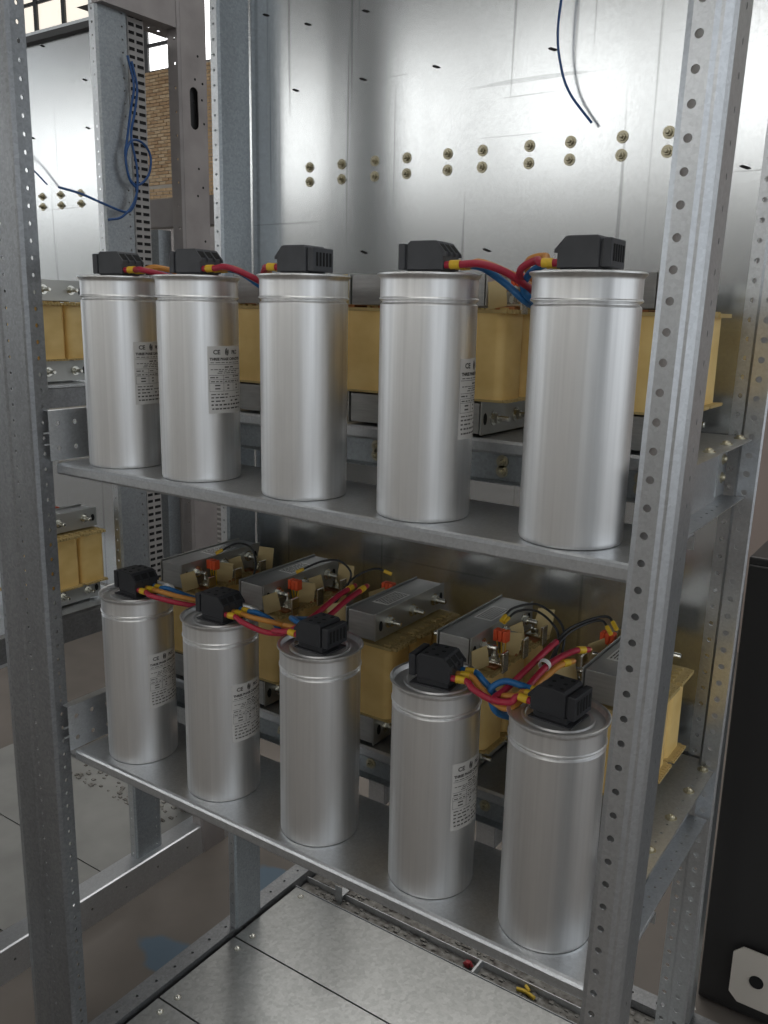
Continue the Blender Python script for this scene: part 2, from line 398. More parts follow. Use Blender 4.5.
# side members: open C channels
def side(x, z0, sgn, y0=-.078):
    prof = [(x+.03*sgn, z0+.0005), (x+.002*sgn, z0+.0005), (x, z0+.003), (x, z0+.080), (x+.002*sgn, z0+.0825), (x+.032*sgn, z0+.0825)]
    return part('side_rail', extrusion(B(), prof, y0, .365, {0: (.5, .0022), 4: (.5, .0022)}, .025, 'y', nh=8), GAL, .0016)
for z0 in (0, ZL):
    s = side(.722, z0, 1, .004 if z0 == 0 else .048)
    for y in (.36, .285, .20, .11): inst('bolt', BN_Z, s, (.739, y, z0+.0835))
    s = side(-.201, z0, -1, .055)
# perforated end plate seen beside the first capacitors
for z0 in (0, ZL):
    vz = [z0+.003, z0+.041, z0+.083]
    e = B()
    for r_ in range(2):
        prof = [(-.1985, vz[r_]), (-.1985, vz[r_+1])]
        extrusion(e, prof, -.078, .050, {0: (.5, .0042)}, .032, 'y', nh=12)
    extrusion(e, [(-.1985, vz[2]), (-.215, vz[2])], -.078, .05, {}, 1, 'y')
    bmesh.ops.remove_doubles(e, verts=e.verts, dist=.0001)
    part('end_plate', e, GAL, .0016)
# corner gusset on the right with two bolts
for z0 in (0, ZL):
    g = part('gusset', box(B(), .7225, .7245, .318, .362, z0+.006, z0+.078), GAL)
    for dz in (.056, .03): inst('bolt', BN_X, g, (.7245, .34, z0+dz))
# bolts where the front posts are tied to the shelves
for z0 in (.03, ZL+.03):
    for dz in (0, .018):
        o = part('locking_tab', box(B(), -.1995, -.1965, -.088, -.066, z0+dz-.0012, z0+dz+.0012), GAL)
# mounting sheet
sh = part('mounting_sheet', box(B(), -.207, .727, .3995, .4015, -.46, 1.0), SHEET)
sh['label'] = 'large galvanised back sheet with rows of paired bolts'
xb = [-.06, .013, .085, .151, .231, .295, .377, .444, .524, .591]
for x in xb:
    for z in (.4985, .4735): inst('bolt', BN_Y, sh, (x, .3995, z))
def slot_mesh():
    bm = B()
    for s in (0,):
        pts = [(-.008, 0), (-.003, .0022), (.006, .0012), (.009, -.0004), (.003, -.0026), (-.005, -.0016)]
        a = [bm.verts.new((p[0], 0, p[1]-p[0]*.25)) for p in pts]; b = [bm.verts.new((p[0], .0006, p[1]-p[0]*.25)) for p in pts]
        bm.faces.new(a); bm.faces.new(b[::-1])
        for i in range(6): bm.faces.new([a[i], a[(i+1) % 6], b[(i+1) % 6], b[i]])
    me = bpy.data.meshes.new('punched_tab'); bmesh.ops.recalc_face_normals(bm, faces=bm.faces); bm.to_mesh(me); bm.free(); me.materials.append(BLKH); return me
SLOT = slot_mesh()
for (x, z) in [(-.163, .766), (-.065, .736), (.061, .737), (.203, .633), (.057, .632), (-.093, .632), (.31, .346), (.064, .348), (.406, .631), (.698, .445), (.62, -.1)]:
    inst('punched_tab', SLOT, sh, (x, .3985, z))
# bottom frame
def rail(name, m=GAL, **k): return part(name, m=m, **k)
e = B(); extrusion(e, [(-.245, FZ), (-.245, ZB+.01), (-.205, ZB+.01), (-.205, ZB-.03)], -.12, .68, {1: (.5, .003)}, .05, 'y'); part('base_rail', e, GALD, .002)
e = B(); extrusion(e, [(.80, FZ), (.80, ZB+.01), (.765, ZB+.01), (.765, ZB-.03)], -.12, .60, {1: (.5, .003)}, .05, 'y'); part('base_rail', e, GAL, .002)
e = B(); extrusion(e, [(.680, FZ), (.680, ZB+.005), (.642, ZB+.005), (.642, ZB-.012)], -.205, .765, {1: (.5, .003)}, .05, 'x'); part('base_rail', e, GALD, .002)
e = B(); extrusion(e, [(-.12, FZ), (-.12, ZB+.01), (-.085, ZB+.01)], -.205, .765, {1: (.5, .003)}, .05, 'x'); part('base_rail', e, GAL, .002)
for (y0, y1) in ((-.125, .084), (.088, .302), (.306, .517)):
    e = B(); box(e, -.196, .755, y0, y1, ZB-.003, ZB)
    box(e, -.188, .755, y0, y0+.003, ZB-.02, ZB-.003); box(e, -.188, .755, y1-.003, y1, ZB-.02, ZB-.003)
    bp = part('base_plate', e, BASEP)
    for yy in (y0+.022, y1-.022) if y1 > .5 else (y1-.022, y0+.02):
        for xx in (-.165, .73): inst('screw', SC_Z, bp, (xx, yy, ZB))
e = B(); box(e, -.2, .76, .517, .5195, ZB-.05, ZB+.002); part('trough_side', e, GALD)
e = B(); box(e, -.2, .76, .5195, .640, ZB-.019, ZB-.014); o = part('trough_floor', e, DIRT)
e = B(); box(e, -.2, .76, .562, .564, ZB-.014, ZB+.001); part('trough_lip', e, GAL)
e = B(); random.seed(3)
for k in range(420):
    x, y, s_ = random.uniform(-.19, .75), random.uniform(.522, .632), random.uniform(.001, .004)
    if abs(y-.563) < .006: continue
    box(e, x-s_*random.uniform(.5, 3), x+s_, y-s_, y+s_*random.uniform(.5, 2), ZB-.0138, ZB-.0138+s_, mtx=None)
    for f in e.faces[-6:] if False else (): pass
o = obj('metal_swarf', e, [DIRT]); tag(o, 'dark metal swarf and dirt lying in the trough behind the base plates', 'debris', kind='stuff')
e = B(); box(e, -.10, -.08, .545, .547, ZB-.03, ZB+.03); box(e, -.10, -.08, .547, .575, ZB+.005, ZB+.007); bk = part('bracket', e, GAL)
e = B(); box(e, .285, .29, .52, .562, ZB-.014, ZB+.003); part('divider', e, GAL)
# diagonal stays behind the lower shelf
for x in (.27, .47, .66):
    e = B(); box(e, x, x+.03, .15, .158, ZL-.03, ZL+.034); box(e, x, x+.03, .15, .39, ZL-.034, ZL-.03); part('tray_stay', e, GAL)

# ------------------------------------------------------------------ capacitors
R0, HC = .058, .2876
bm = B()
lathe(bm, [(R0-.004, 0), (R0-.001, .001), (R0, .004), (R0, .0055), (R0, .2515), (R0, .2530), (R0-.0006, .2538), (R0-.0026, .2556), (R0-.0026, .2566), (R0-.0004, .2580), (R0+.0012, .2592), (R0+.0012, .2602), (R0+.0001, .2615), (R0, .2630), (R0, .2800), (R0, .2815), (R0+.0006, .2835), (R0+.0035, HC-.0008), (R0+.0035, HC+.0006), (R0+.002, HC+.0012), (R0-.0005, HC), (R0-.0015, HC-.004), (R0-.0025, HC-.006)], 64, capt=False)
me_can = None
cap0 = empty('capacitor', (0, 0, 0), 0)
obj('can', bm, ALU, cap0, smooth=True)
bm = B()
lathe(bm, [(R0-.0022, HC-.006), (R0-.006, HC-.0062), (R0-.008, HC-.005), (.044, HC-.0048), (.0425, HC-.003), (.040, HC-.0028), (.038, HC-.0045), (.030, HC-.005), (.001, HC-.005)], 64, capb=False)
obj('lid', bm, ALUL, cap0, smooth=True)
# terminal block, its cables leave towards local +x
def block(mt):
    b = empty('terminal_block', (0, 0, 0)) if 0 else None
    z0 = HC-.005
    e = B()
    box(e, -.022, .026, -.021, .021, z0, z0+.012, .0012)                              # neck
    # main body with a sloped cable side
    prof = [(-.020, .0115), (-.020, .047), (-.0165, .0505), (.018, .0505), (.020, .049), (.029, .034), (.029, .0115)]
    va = [e.verts.new((x, -.0245, z0+z)) for x, z in prof]; vb = [e.verts.new((x, .0245, z0+z)) for x, z in prof]
    f1 = e.faces.new(va); f2 = e.faces.new(vb[::-1]); fs = [f1, f2]
    for i in range(len(prof)): fs.append(e.faces.new([va[i], va[(i+1) % 7], vb[(i+1) % 7], vb[i]]))
    bmesh.ops.recalc_face_normals(e, faces=e.faces)
    bmesh.ops.bevel(e, geom=list({q for f in (f1, f2) for q in f.edges}), offset=.0012, segments=1, affect='EDGES')
    body = obj('terminal_block', e, mt, cap0)
    e = B()
    box(e, -.0335, -.0235, -.024, .024, z0+.012, z0+.047, .0015); box(e, -.0245, -.0195, -.021, .021, z0+.014, z0+.044)
    obj('clamp_plate', e, mt, body)
    e = B()
    for k in range(5): box(e, -.0342, -.0330, -.018+k*.008, -.0142+k*.008, z0+.020, z0+.040)
    obj('vent_slot', e, BLKH, body)
    e = B()
    for k in range(3):
        for x in (-.010, .006):
            lathe(e, [(.0030, z0+.0500), (.0030, z0+.0508)], 10, mtx=Matrix.Translation((x+.003*(k % 2), -.0155+k*.0155, 0)))
    obj('screw_hole', e, BLKH, body)
    # raised frame with three windows on the sloped side
    e = B(); sl = math.atan2(-.015, .009)
    for k in range(3):
        mtx = Matrix.Translation((.0247, -.0155+k*.0155, z0+.0415)) @ Matrix.Rotation(-sl-PI, 4, 'Y')
        box(e, -.0055, .0055, -.0052, .0052, -.0008, .0008, mtx=mtx)
    obj('cable_window', e, BLKH, body)
    e = B()
    for k in range(4):
        y = -.0232+k*.0155
        va = [e.verts.new((x, y-.0012, z0+z)) for x, z in ((.020, .0495), (.0325, .034), (.0325, .030), (.0285, .030), (.0285, .034), (.0185, .0495))]
        vb = [e.verts.new((v.co.x, y+.0012, v.co.z)) for v in va]
        e.faces.new(va); e.faces.new(vb[::-1])
        for i in range(6): e.faces.new([va[i], va[(i+1) % 6], vb[(i+1) % 6], vb[i]])
    obj('divider_rib', e, mt, body)
    e = B(); box(e, -.030, .030, -.0265, .0265, z0-.0002, z0+.0025, .0008); obj('foot_flange', e, mt, body)
    return body
block(BLKLIT)
_z0 = HC-.005
for q in cap0.children_recursive:
    if q.name.startswith(('terminal_block', 'clamp_plate', 'vent_slot', 'screw_hole', 'cable_window', 'divider_rib', 'foot_flange')):
        for v in q.data.vertices: v.co = Vector((v.co.x*.93, v.co.y*.93, _z0+(v.co.z-_z0)*.84))

# nameplate sticker wrapped round the can
LABW, LABH, LZ = .066, .094, .099
def wrap(p, off): a = p[0]/R0; return ((R0+off)*math.cos(a), (R0+off)*math.sin(a), p[1]+LZ)
def make_label():
    e = B(); n = 18
    ro = [[e.verts.new(wrap((LABW*i/n, z), o_)) for i in range(n+1)] for o_, z in ((.0002, 0), (.0004, 0), (.0004, LABH), (.0002, LABH))]
    for a, b in zip(ro, ro[1:]+ro[:1]):
        for i in range(n): e.faces.new([a[i], a[i+1], b[i+1], b[i]])
    bmesh.ops.recalc_face_normals(e, faces=e.faces)
    m1 = bpy.data.meshes.new('rating_label'); e.to_mesh(m1); e.free(); m1.materials.append(LAB)
    e = B()
    def bar(x0, x1, z0, z1):
        n_ = max(1, int((x1-x0)/.004)); off = .0006
        t = [e.verts.new(wrap((x0+(x1-x0)*i/n_, z1), off)) for i in range(n_+1)]; b = [e.verts.new(wrap((x0+(x1-x0)*i/n_, z0), off)) for i in range(n_+1)]
        for i in range(n_): e.faces.new([b[i], b[i+1], t[i+1], t[i]])
    def text(s, x, z, size, bold=0, wid=None):
        cu = bpy.data.curves.new('t', 'FONT'); cu.body = s; cu.size = size; cu.resolution_u = 2; cu.offset = bold
        to = bpy.data.objects.new('t', cu); COL.objects.link(to)
        me = bpy.data.meshes.new_from_object(to.evaluated_get(bpy.context.evaluated_depsgraph_get()))
        bpy.data.objects.remove(to); t = B(); t.from_mesh(me); bpy.data.meshes.remove(me)
        mx = max((v.co.x for v in t.verts), default=1); k = (wid/mx) if wid else 1
        bmesh.ops.subdivide_edges(t, edges=[q for q in t.edges if q.calc_length() > .003], cuts=1)
        mp = {v: e.verts.new(wrap((x+v.co.x*k, z+v.co.y), .0006)) for v in t.verts}
        for f in t.faces:
            try: e.faces.new([mp[v] for v in f.verts])
            except ValueError: pass
        t.free()
    text('CE', .008, .083, .0085, .0003, .011)
    text('PKC', .040, .083, .0075, .0003, .013)
    # round mark between the two: a split disc
    for s0, s1 in ((1.0, 3.9), (4.3, 6.7)):
        c_ = e.verts.new(wrap((.0305, .086), .0006)); pv = None
        for k in range(9):
            a = s0+(s1-s0)*k/8+.5; v = e.verts.new(wrap((.0305+.0035*math.cos(a), .086+.0055*math.sin(a)), .0006))
            if pv: e.faces.new([c_, pv, v])
            pv = v
    text('THREE PHASE CAPACITOR', .003, .0745, .0050, .0003, .060)
    random.seed(11)
    def dashes(z, x0, x1, h):
        x = x0
        while x < x1-.003:
            w_ = random.uniform(.003, .008); bar(x, min(x+w_, x1), z, z+h); x += w_+random.uniform(.0012, .0025)
    dashes(.0708, .004, .062, .0010)
    for z in (.0685, .0535): bar(.002, .064, z, z+.0005)
    dashes(.0640, .026, .045, .0018); dashes(.0612, .004, .062, .0010); dashes(.0588, .016, .052, .0010); dashes(.0562, .014, .054, .0010)
    dashes(.0498, .003, .018, .0016); bar(.0235, .0240, .031, .0535); dashes(.0498, .026, .038, .0012); dashes(.0508, .042, .062, .0016)
    for z in (.0475, .0425, .0310): bar(.002, .060, z, z+.0004)
    for x in (.002, .0235, .0420, .0597): bar(x, x+.0004, .031, .0475)
    dashes(.0442, .004, .022, .0014); dashes(.0442, .026, .058, .0014)
    for z in (.0385, .0340):
        bar(.010, .018, z, z+.0018); bar(.030, .034, z, z+.0018); bar(.049, .053, z, z+.0018)
    dashes(.0262, .004, .036, .0014); dashes(.0270, .050, .062, .0010); dashes(.0215, .004, .030, .0018); dashes(.0220, .034, .062, .0012)
    dashes(.0165, .004, .028, .0018); bar(.036, .040, .0165, .0185); bar(.046, .054, .0165, .0185)
    dashes(.0110, .004, .062, .0022); dashes(.0055, .005, .062, .0020)
    m2 = bpy.data.meshes.new('label_print'); e.to_mesh(m2); e.free(); m2.materials.append(INK)
    return m1, m2
LM1, LM2 = make_label()

XT = [-.1093, .0598, .2579, .4500, .6462]; XB = [-.1093, .0846, .2821, .4759, .6448]
ANG_T = [8, 4, 184, 6, 182]; ANG_B = [-4, 0, 178, 6, 176]
LAB_T = [-23, -32, None, -17, None]; LAB_B = [-27, -31, None, -36, None]
ordw = ['leftmost', 'second from the left', 'middle', 'second from the right', 'rightmost']
# geometry copies first: base object template is re-used as the first capacitor
GC = 'aluminium capacitors standing on the two shelves'
caps = []
for row, (X, A, LB, z, y) in enumerate(((XT, ANG_T, LAB_T, 0, 0), (XB, ANG_B, LAB_B, ZL, .0067))):
    for i in range(5):
        if row == 0 and i == 0: c_ = cap0; c_.location = (X[i], y, z)
        else: c_ = dup(cap0, None, (X[i], y, z))
        tb = [q for q in c_.children if q.name.startswith('terminal_block')][0]
        tb.rotation_euler = (0, 0, math.radians(A[i]))
        caps.append(c_)
        rn = 'upper' if row == 0 else 'lower'
        extra = ['with printed label', 'with printed label', 'without visible label', 'with printed label', 'without visible label'][i]
        tag(c_, '%s capacitor on the %s shelf, tall aluminium can %s' % (ordw[i], rn, extra), 'capacitor', GC)
for k, c_ in enumerate(caps):
    L_ = (LAB_T+LAB_B)[k]
    if L_ is not None:
        a = bpy.data.objects.new('rating_label', LM1); COL.objects.link(a); a.parent = c_; a.rotation_euler = (0, 0, math.radians(L_))
        b = bpy.data.objects.new('label_print', LM2); COL.objects.link(b); b.parent = a
    if k >= 5:   # same plastic; the darker copy puts the lower row's shade into its colour
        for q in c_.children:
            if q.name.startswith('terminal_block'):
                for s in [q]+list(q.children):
                    if s.data.materials[0] == BLKLIT:
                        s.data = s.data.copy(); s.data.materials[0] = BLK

# ------------------------------------------------------------------ reactors
def make_reactor():
    t = empty('reactor', (0, 0, 0))
    CW = .054; Y = [(.0, .0655), (.0685, .134), (.137, .2025)]
    for (a, b) in ((.003, .044), (.1695, .2105)):
        k = obj('yoke', box(B(), -.0245, .0245, .0, .2, a, b, .0006), CORE, t)
        if a > .1: k['label'] = 'upper laminated yoke'
    for (a, b) in ((-.001, .046), (.168, .213)):
        for s in (-1, 1):
            e = B(); x = s*.0265
            box(e, min(x, x+s*.0018), max(x, x+s*.0018), -.001, .2025, a+.002, b, .0004)
            cp = obj('clamp_plate', e, CLAMP, t)
            for yy in (.010, .188):
                e = B(); lathe(e, [(.0048, 0), (.0048, .0006)], 12, 'x', mtx=Matrix.Translation((x+s*.0018 if s > 0 else x-.0024, yy, (a+b)/2)) @ Matrix.Scale(1.7, 4, (0, 0, 1)))
                obj('slot', e, BLKH, cp)
    for zc in (.022, .193):
        for yc in (.034, .101, .168):
            for s in (-1, 1):
                e = B(); x0 = s*.0283
                mt = Matrix.Translation((x0, yc, zc)) @ (Matrix.Identity(4) if s > 0 else Matrix.Rotation(PI, 4, 'Z'))
                lathe(e, [(.0100, 0), (.0100, .0018)], 18, 'x', mt); lathe(e, [(.0070, .0018), (.0070, .009)], 6, 'x', mt); lathe(e, [(.0040, .009), (.0040, .023), (.0032, .024)], 10, 'x', mt)
                obj('through_bolt', e, BOLT, t)
    for (a, b) in Y:
        e = B(); box(e, -CW, CW, a+.001, b-.001, .049, .161, .0)
        es = [q for q in e.edges if abs(q.verts[0].co.z-q.verts[1].co.z) > .05]
        bmesh.ops.bevel(e, geom=es, offset=.012, segments=5, affect='EDGES', profile=.5)
        obj('coil', e, COIL, t, smooth=True)
        for (z, zz) in ((.0465, .0495), (.161, .1655)):
            e = B(); box(e, -CW-.003, CW+.003, a+.0002, b-.0002, z, zz)
            for s in (-1, 1):
                n_ = 8
                for k in range(n_):
                    y = a+.003+(b-a-.006)*(k+.5)/n_
                    box(e, min(s*(CW+.003), s*(CW+.011)), max(s*(CW+.003), s*(CW+.008)), y-.0026, y+.0026, z, zz+.0006)
                    if z > .1 and k % 2: box(e, min(s*.042, s*(CW-.002)), max(s*.042, s*(CW-.002)), y-.003, y+.003, zz, zz+.003)
            obj('comb_spacer', e, COMB, t)
    e = B(); box(e, -.015, .015, .085, .150, .2105, .2109); pl = obj('nameplate', e, PLATE, t)
    e = B(); random.seed(5)
    for i in range(6):
        y = .089
        while y < .144:
            w_ = random.uniform(.004, .01); box(e, -.012+i*.0044, -.0102+i*.0044, y, min(y+w_, .146), .2108, .2111); y += w_+.002
    obj('nameplate_print', e, INK, pl)
    # lead-out side at local +x: flaps, terminal tabs, thermal connector
    for k, (y, tilt, turn, ww, hh) in enumerate(((.008, .35, 1.15, .030, .034), (.078, .30, 1.0, .034, .036), (.128, .25, 1.2, .028, .034), (.190, .25, .75, .032, .042))):
        mt = Matrix.Translation((.040+.010*(k % 2), y, .168)) @ Matrix.Rotation(turn, 4, 'Z') @ Matrix.Rotation(tilt, 4, 'X') @ Matrix.Rotation(.18*(1 if k % 2 else -1), 4, 'Y')
        e = B()
        n_ = 5; va = []
        for i in range(n_+1):
            z = hh*i/n_; yb = .006*(i/n_)**2
            va.append([e.verts.new(mt @ Vector(q)) for q in ((-ww/2, yb, z), (ww/2*(1-.25*i/n_), yb, z), (ww/2*(1-.25*i/n_), yb+.0009, z), (-ww/2, yb+.0009, z))])
        for a_, b_ in zip(va, va[1:]):
            for q in range(4): e.faces.new([a_[q], a_[(q+1) % 4], b_[(q+1) % 4], b_[q]])
        e.faces.new(va[0][::-1]); e.faces.new(va[-1])
        obj('paper_flap', e, FLAP, t)
    for k, y in enumerate((.036, .103, .170)):
        e = B(); box(e, .036, .066, y-.0085, y+.0085, .170, .174, .0008); box(e, .062, .066, y-.0085, y+.0085, .160, .19, .0008)
        tb = obj('terminal_tab', e, TIN, t)
        e = B(); mt = Matrix.Translation((.048, y, .174)); lathe(e, [(.0088, 0), (.0088, .0018)], 16, 'z', mt); lathe(e, [(.0062, .0018), (.0062, .009)], 6, 'z', mt); lathe(e, [(.0036, .009), (.0036, .017)], 10, 'z', mt)
        obj('terminal_bolt', e, BOLT, tb)
        e = B(); box(e, .030, .058, y-.016, y+.016, .1655, .1695, .001); obj('copper_strap', e, COP, tb)
    e = B()
    for q in range(3): box(e, .036+q*.0075, .0425+q*.0075, .050, .064, .196, .213, .0015)
    box(e, .036, .057, .053, .061, .199, .210)
    cn = obj('thermal_connector', e, CONN, t)
    e = B()
    for q in range(3): tube(e, [(.039+q*.0075, .057, .197), (.041+q*.006, .058, .184), (.044+q*.004, .060, .166)], .0011, 6, 5)
    obj('thermal_wire', e, YEL, cn)
    return t
re0 = make_reactor()
RX = [-.153, .042, .270, .434, .656]
GR = 'iron core reactors on the trays behind the capacitors'
first = True
desc_l = ['behind the leftmost lower capacitor', 'between the first and second lower capacitors', 'with bare bolts facing right', 'behind the fourth lower capacitor', 'half hidden by the right front post']
desc_u = ['behind the two leftmost upper capacitors', 'between the second and third upper capacitors', 'between third and fourth upper capacitors', 'between fourth and rightmost upper capacitors', 'behind the rightmost upper capacitor']
reactors = []
for row, z0 in enumerate((.0845, .0845+ZL)):
    for i in range(5):
        rr = re0 if first else dup(re0)
        first = False
        flip = i in (2, 4)
        rr.location = (RX[i], .122 if not flip else .122+.2, z0); rr.rotation_euler = (0, 0, PI if flip else 0)
        rr.scale = (1, 1, 1.025 if row else 1)
        ds = (desc_u if row == 0 else desc_l)[i]
        tag(rr, 'yellow-wound reactor under a grey yoke, %s, %s tray' % (ds, 'upper' if row == 0 else 'lower'), 'reactor', GR)
        reactors.append(rr)

# ------------------------------------------------------------------ cables
def cable(pts, m, rad, label, ferrule=None, fat=None, cat='cable', group=None, seg=8, ends=(True, False)):
    c_ = obj('power_cable' if rad > .003 else 'thin_wire', tube(B(), pts, rad, 12, seg), m, smooth=True)
    tag(c_, label, cat, group)
    if ferrule:
        L_ = spline(pts, seg)
        for flag, seq in ((ends[0], L_), (ends[1], L_[::-1])):
            if flag:
                p0 = seq[0]; dv = (seq[3]-seq[0]).normalized()
                if rad > .003:
                    obj('ferrule', tube(B(), [p0+dv*.008, p0+dv*.020], rad*1.22, 12, smoothit=False), ferrule, c_, smooth=True)
                    obj('bare_end', tube(B(), [p0-dv*.003, p0+dv*.008], rad*.9, 12, smoothit=False), COP, c_, smooth=True)
                else:
                    obj('ferrule', tube(B(), [p0-dv*.004, p0+dv*.010], rad*1.7, 10, smoothit=False), ferrule, c_, smooth=True)
    return c_
def exitpt(X, y, z, ang, off):
    a = math.radians(ang); ca, sa = math.cos(a), math.sin(a); lx, ly = .0255, off
    return (X+lx*ca-ly*sa, y+lx*sa+ly*ca, z+HC+.0105), Vector((ca, sa, 0))
colm = {'red': RED, 'orange': ORG, 'blue': BLU}
GP = 'phase cables leaving the capacitor terminal blocks'
words5 = ['leftmost', 'second', 'middle', 'fourth', 'rightmost']
def leads(row, i, meets):
    """three phase cables from one terminal block; meets = {colour: via points}"""
    X = (XT, XB)[row][i]; y = (0, .0067)[row]; z = (0, ZL)[row]; ang = (ANG_T, ANG_B)[row][i]
    flip = abs(ang) > 90
    for cname, off in (('red', -.0155), ('orange', 0), ('blue', .0155)):
        if cname not in meets: continue
        p, dv = exitpt(X, y, z, ang, -off if flip else off)
        p = Vector(p); pts = [p, p+dv*.022+Vector((0, 0, .0005))]+[Vector(q) for q in meets[cname]]
        cable(pts, colm[cname], .0042, '%s cable with yellow ferrule from the %s %s capacitor, counted from the left' % (cname, words5[i], ('upper', 'lower')[row]), YEL, group=GP, ends=(True, row == 1 and i == 3 and cname != 'blue'))
# upper row
leads(0, 0, {'red': [(-.03, -.018, .297), (0.0, .02, .285), (-.005, .09, .262)], 'orange': [(-.028, .006, .302), (.0, .04, .290), (.0, .10, .262)], 'blue': [(-.03, .04, .290), (.0, .09, .268), (-.07, .13, .257)]})
leads(0, 1, {'red': [(.130, -.010, .300), (.160, .005, .288), (.178, .040, .268), (.17, .09, .255)], 'orange': [(.13, .006, .298), (.160, .03, .280), (.175, .08, .262), (.15, .13, .255)], 'blue': [(.125, .025, .293), (.150, .045, .272), (.168, .08, .250), (.15, .10, .255)]})
leads(0, 2, {'red': [(.195, -.006, .296), (.178, .012, .284), (.172, .05, .266), (.16, .1, .255)], 'orange': [(.20, -.004, .299), (.178, .03, .283), (.165, .08, .262), (.14, .13, .255)], 'blue': [(.20, .03, .296), (.180, .05, .278), (.170, .09, .258), (.15, .11, .255)]})
leads(0, 3, {'red': [(.520, -.005, .299), (.545, .005, .291), (.562, .03, .276), (.555, .10, .262)], 'orange': [(.515, .008, .301), (.548, .03, .286), (.566, .06, .266), (.54, .12, .256)], 'blue': [(.512, .024, .294), (.535, .035, .277), (.556, .045, .258), (.55, .11, .250)]})
leads(0, 4, {'red': [(.588, -.004, .302), (.566, .004, .293), (.556, .03, .278), (.545, .10, .262)], 'orange': [(.590, .014, .307), (.562, .03, .303), (.545, .07, .283), (.52, .12, .262)], 'blue': [(.588, .022, .300), (.566, .024, .288), (.558, .034, .268), (.580, .06, .250), (.57, .11, .248)]})
# lower row
zz = ZL
leads(1, 0, {'red': [(-.045, -.016, zz+.297), (.0, .010, zz+.286), (.03, .06, zz+.272), (.01, .12, zz+.257)], 'orange': [(-.045, .004, zz+.299), (-.01, .024, zz+.290), (.02, .06, zz+.278), (0, .12, zz+.262)], 'blue': [(-.052, .026, zz+.297), (-.035, .05, zz+.282), (-.04, .09, zz+.262)]})
leads(1, 1, {'red': [(.150, -.012, zz+.295), (.185, -.004, zz+.286), (.215, .010, zz+.286), (.225, .08, zz+.27)], 'orange': [(.150, .006, zz+.298), (.185, .022, zz+.292), (.205, .06, zz+.275), (.19, .12, zz+.262)], 'blue': [(.142, .028, zz+.297), (.160, .042, zz+.284), (.178, .052, zz+.262), (.16, .12, zz+.255)]})
leads(1, 2, {'red': [(.225, -.010, zz+.297), (.200, .000, zz+.290), (.185, .03, zz+.275), (.17, .10, zz+.262)], 'orange': [(.228, .008, zz+.300), (.204, .02, zz+.293), (.18, .06, zz+.272), (.17, .12, zz+.260)], 'blue': [(.228, .026, zz+.300), (.200, .04, zz+.298), (.175, .08, zz+.280), (.16, .13, zz+.262)]})
leads(1, 3, {'red': [(.540, -.010, zz+.293), (.572, -.010, zz+.287), (.590, .010, zz+.292), (.600, .07, zz+.314), (.607, .135, zz+.314), (.618, .165, zz+.310)], 'orange': [(.542, .004, zz+.290), (.566, -.002, zz+.280), (.590, -.006, zz+.284), (.600, .06, zz+.300), (.605, .10, zz+.306), (.612, .125, zz+.305)], 'blue': [(.534, .020, zz+.296), (.552, .022, zz+.280), (.562, .028, zz+.258), (.56, .08, zz+.235)]})
leads(1, 4, {'red': [(.590, -.012, zz+.292), (.568, -.012, zz+.290), (.572, .02, zz+.296), (.586, .09, zz+.322), (.586, .128, zz+.325)], 'orange': [(.592, .004, zz+.295), (.570, .004, zz+.288), (.552, .03, zz+.27), (.54, .09, zz+.255)], 'blue': [(.588, .020, zz+.302), (.566, .018, zz+.302), (.553, .008, zz+.290), (.560, .012, zz+.262), (.57, .05, zz+.24)]})
# thick red leads between the second and third lower reactors
cable([(.236, .150, -.176), (.241, .10, -.179), (.250, .03, -.190), (.235, .0, -.205), (.20, .02, -.22)], RED, .0042, 'short red lead rising behind the block of the middle lower capacitor', YEL, group=None)
cable([(.252, .160, -.176), (.256, .10, -.184), (.258, .05, -.196), (.232, .03, -.212), (.19, .05, -.225)], RED, .0042, 'darker red lead beside the grey yoke above the middle lower capacitor', YEL)
# cable tie round the red pair
e = B(); lathe(e, [(.0068, -.003), (.0078, -.003), (.0078, .003), (.0068, .003), (.0068, -.003)], 20, 'y', Matrix.Translation((.597, .069, -.1895)) @ Matrix.Rotation(.30, 4, 'X'), capb=False, capt=False)
t = obj('cable_tie', e, WHT); tag(t, 'white cable tie round the red pair above the rightmost lower capacitor', 'cable tie')
# thermal switch wires
GT = 'black thermal switch wires with yellow ferrules'
def tw(pts, label): cable(pts, BLKC, .0019, label, YEL, cat='wire', ends=(True, False))
for row, dz in ((1, 0),):
    tw([(.473, .195, -.192), (.476, .225, -.182), (.505, .245, -.176), (.550, .215, -.180), (.580, .170, -.184), (.585, .15, -.215)], 'black wire arching right from the fourth lower reactor under the grey yoke')
    tw([(.475, .200, -.196), (.480, .230, -.188), (.507, .238, -.184), (.548, .205, -.186), (.574, .165, -.190), (.578, .14, -.225)], 'second black wire running just under the arch beside the fourth lower reactor')
    tw([(.632, .225, -.177), (.615, .235, -.168), (.590, .205, -.174), (.578, .165, -.184), (.575, .14, -.22)], 'black wire curving from the reactor behind the right front post')
    tw([(.628, .215, -.182), (.610, .225, -.172), (.588, .195, -.179), (.580, .155, -.19), (.572, .13, -.23)], 'lower black wire of the pair by the right front post')
    tw([(.087, .19, -.190), (.110, .225, -.176), (.140, .235, -.172), (.180, .215, -.180), (.205, .17, -.190), (.2, .14, -.215)], 'black wire arching from the second lower reactor towards the third')
    tw([(.238, .245, -.178), (.215, .235, -.172), (.200, .195, -.182), (.2, .15, -.205)], 'short black wire curving left of the third lower reactor')
    tw([(-.105, .19, -.190), (-.085, .22, -.176), (-.055, .225, -.180), (-.02, .20, -.198), (.0, .17, -.215)], 'black wire over the orange connector of the leftmost lower reactor')
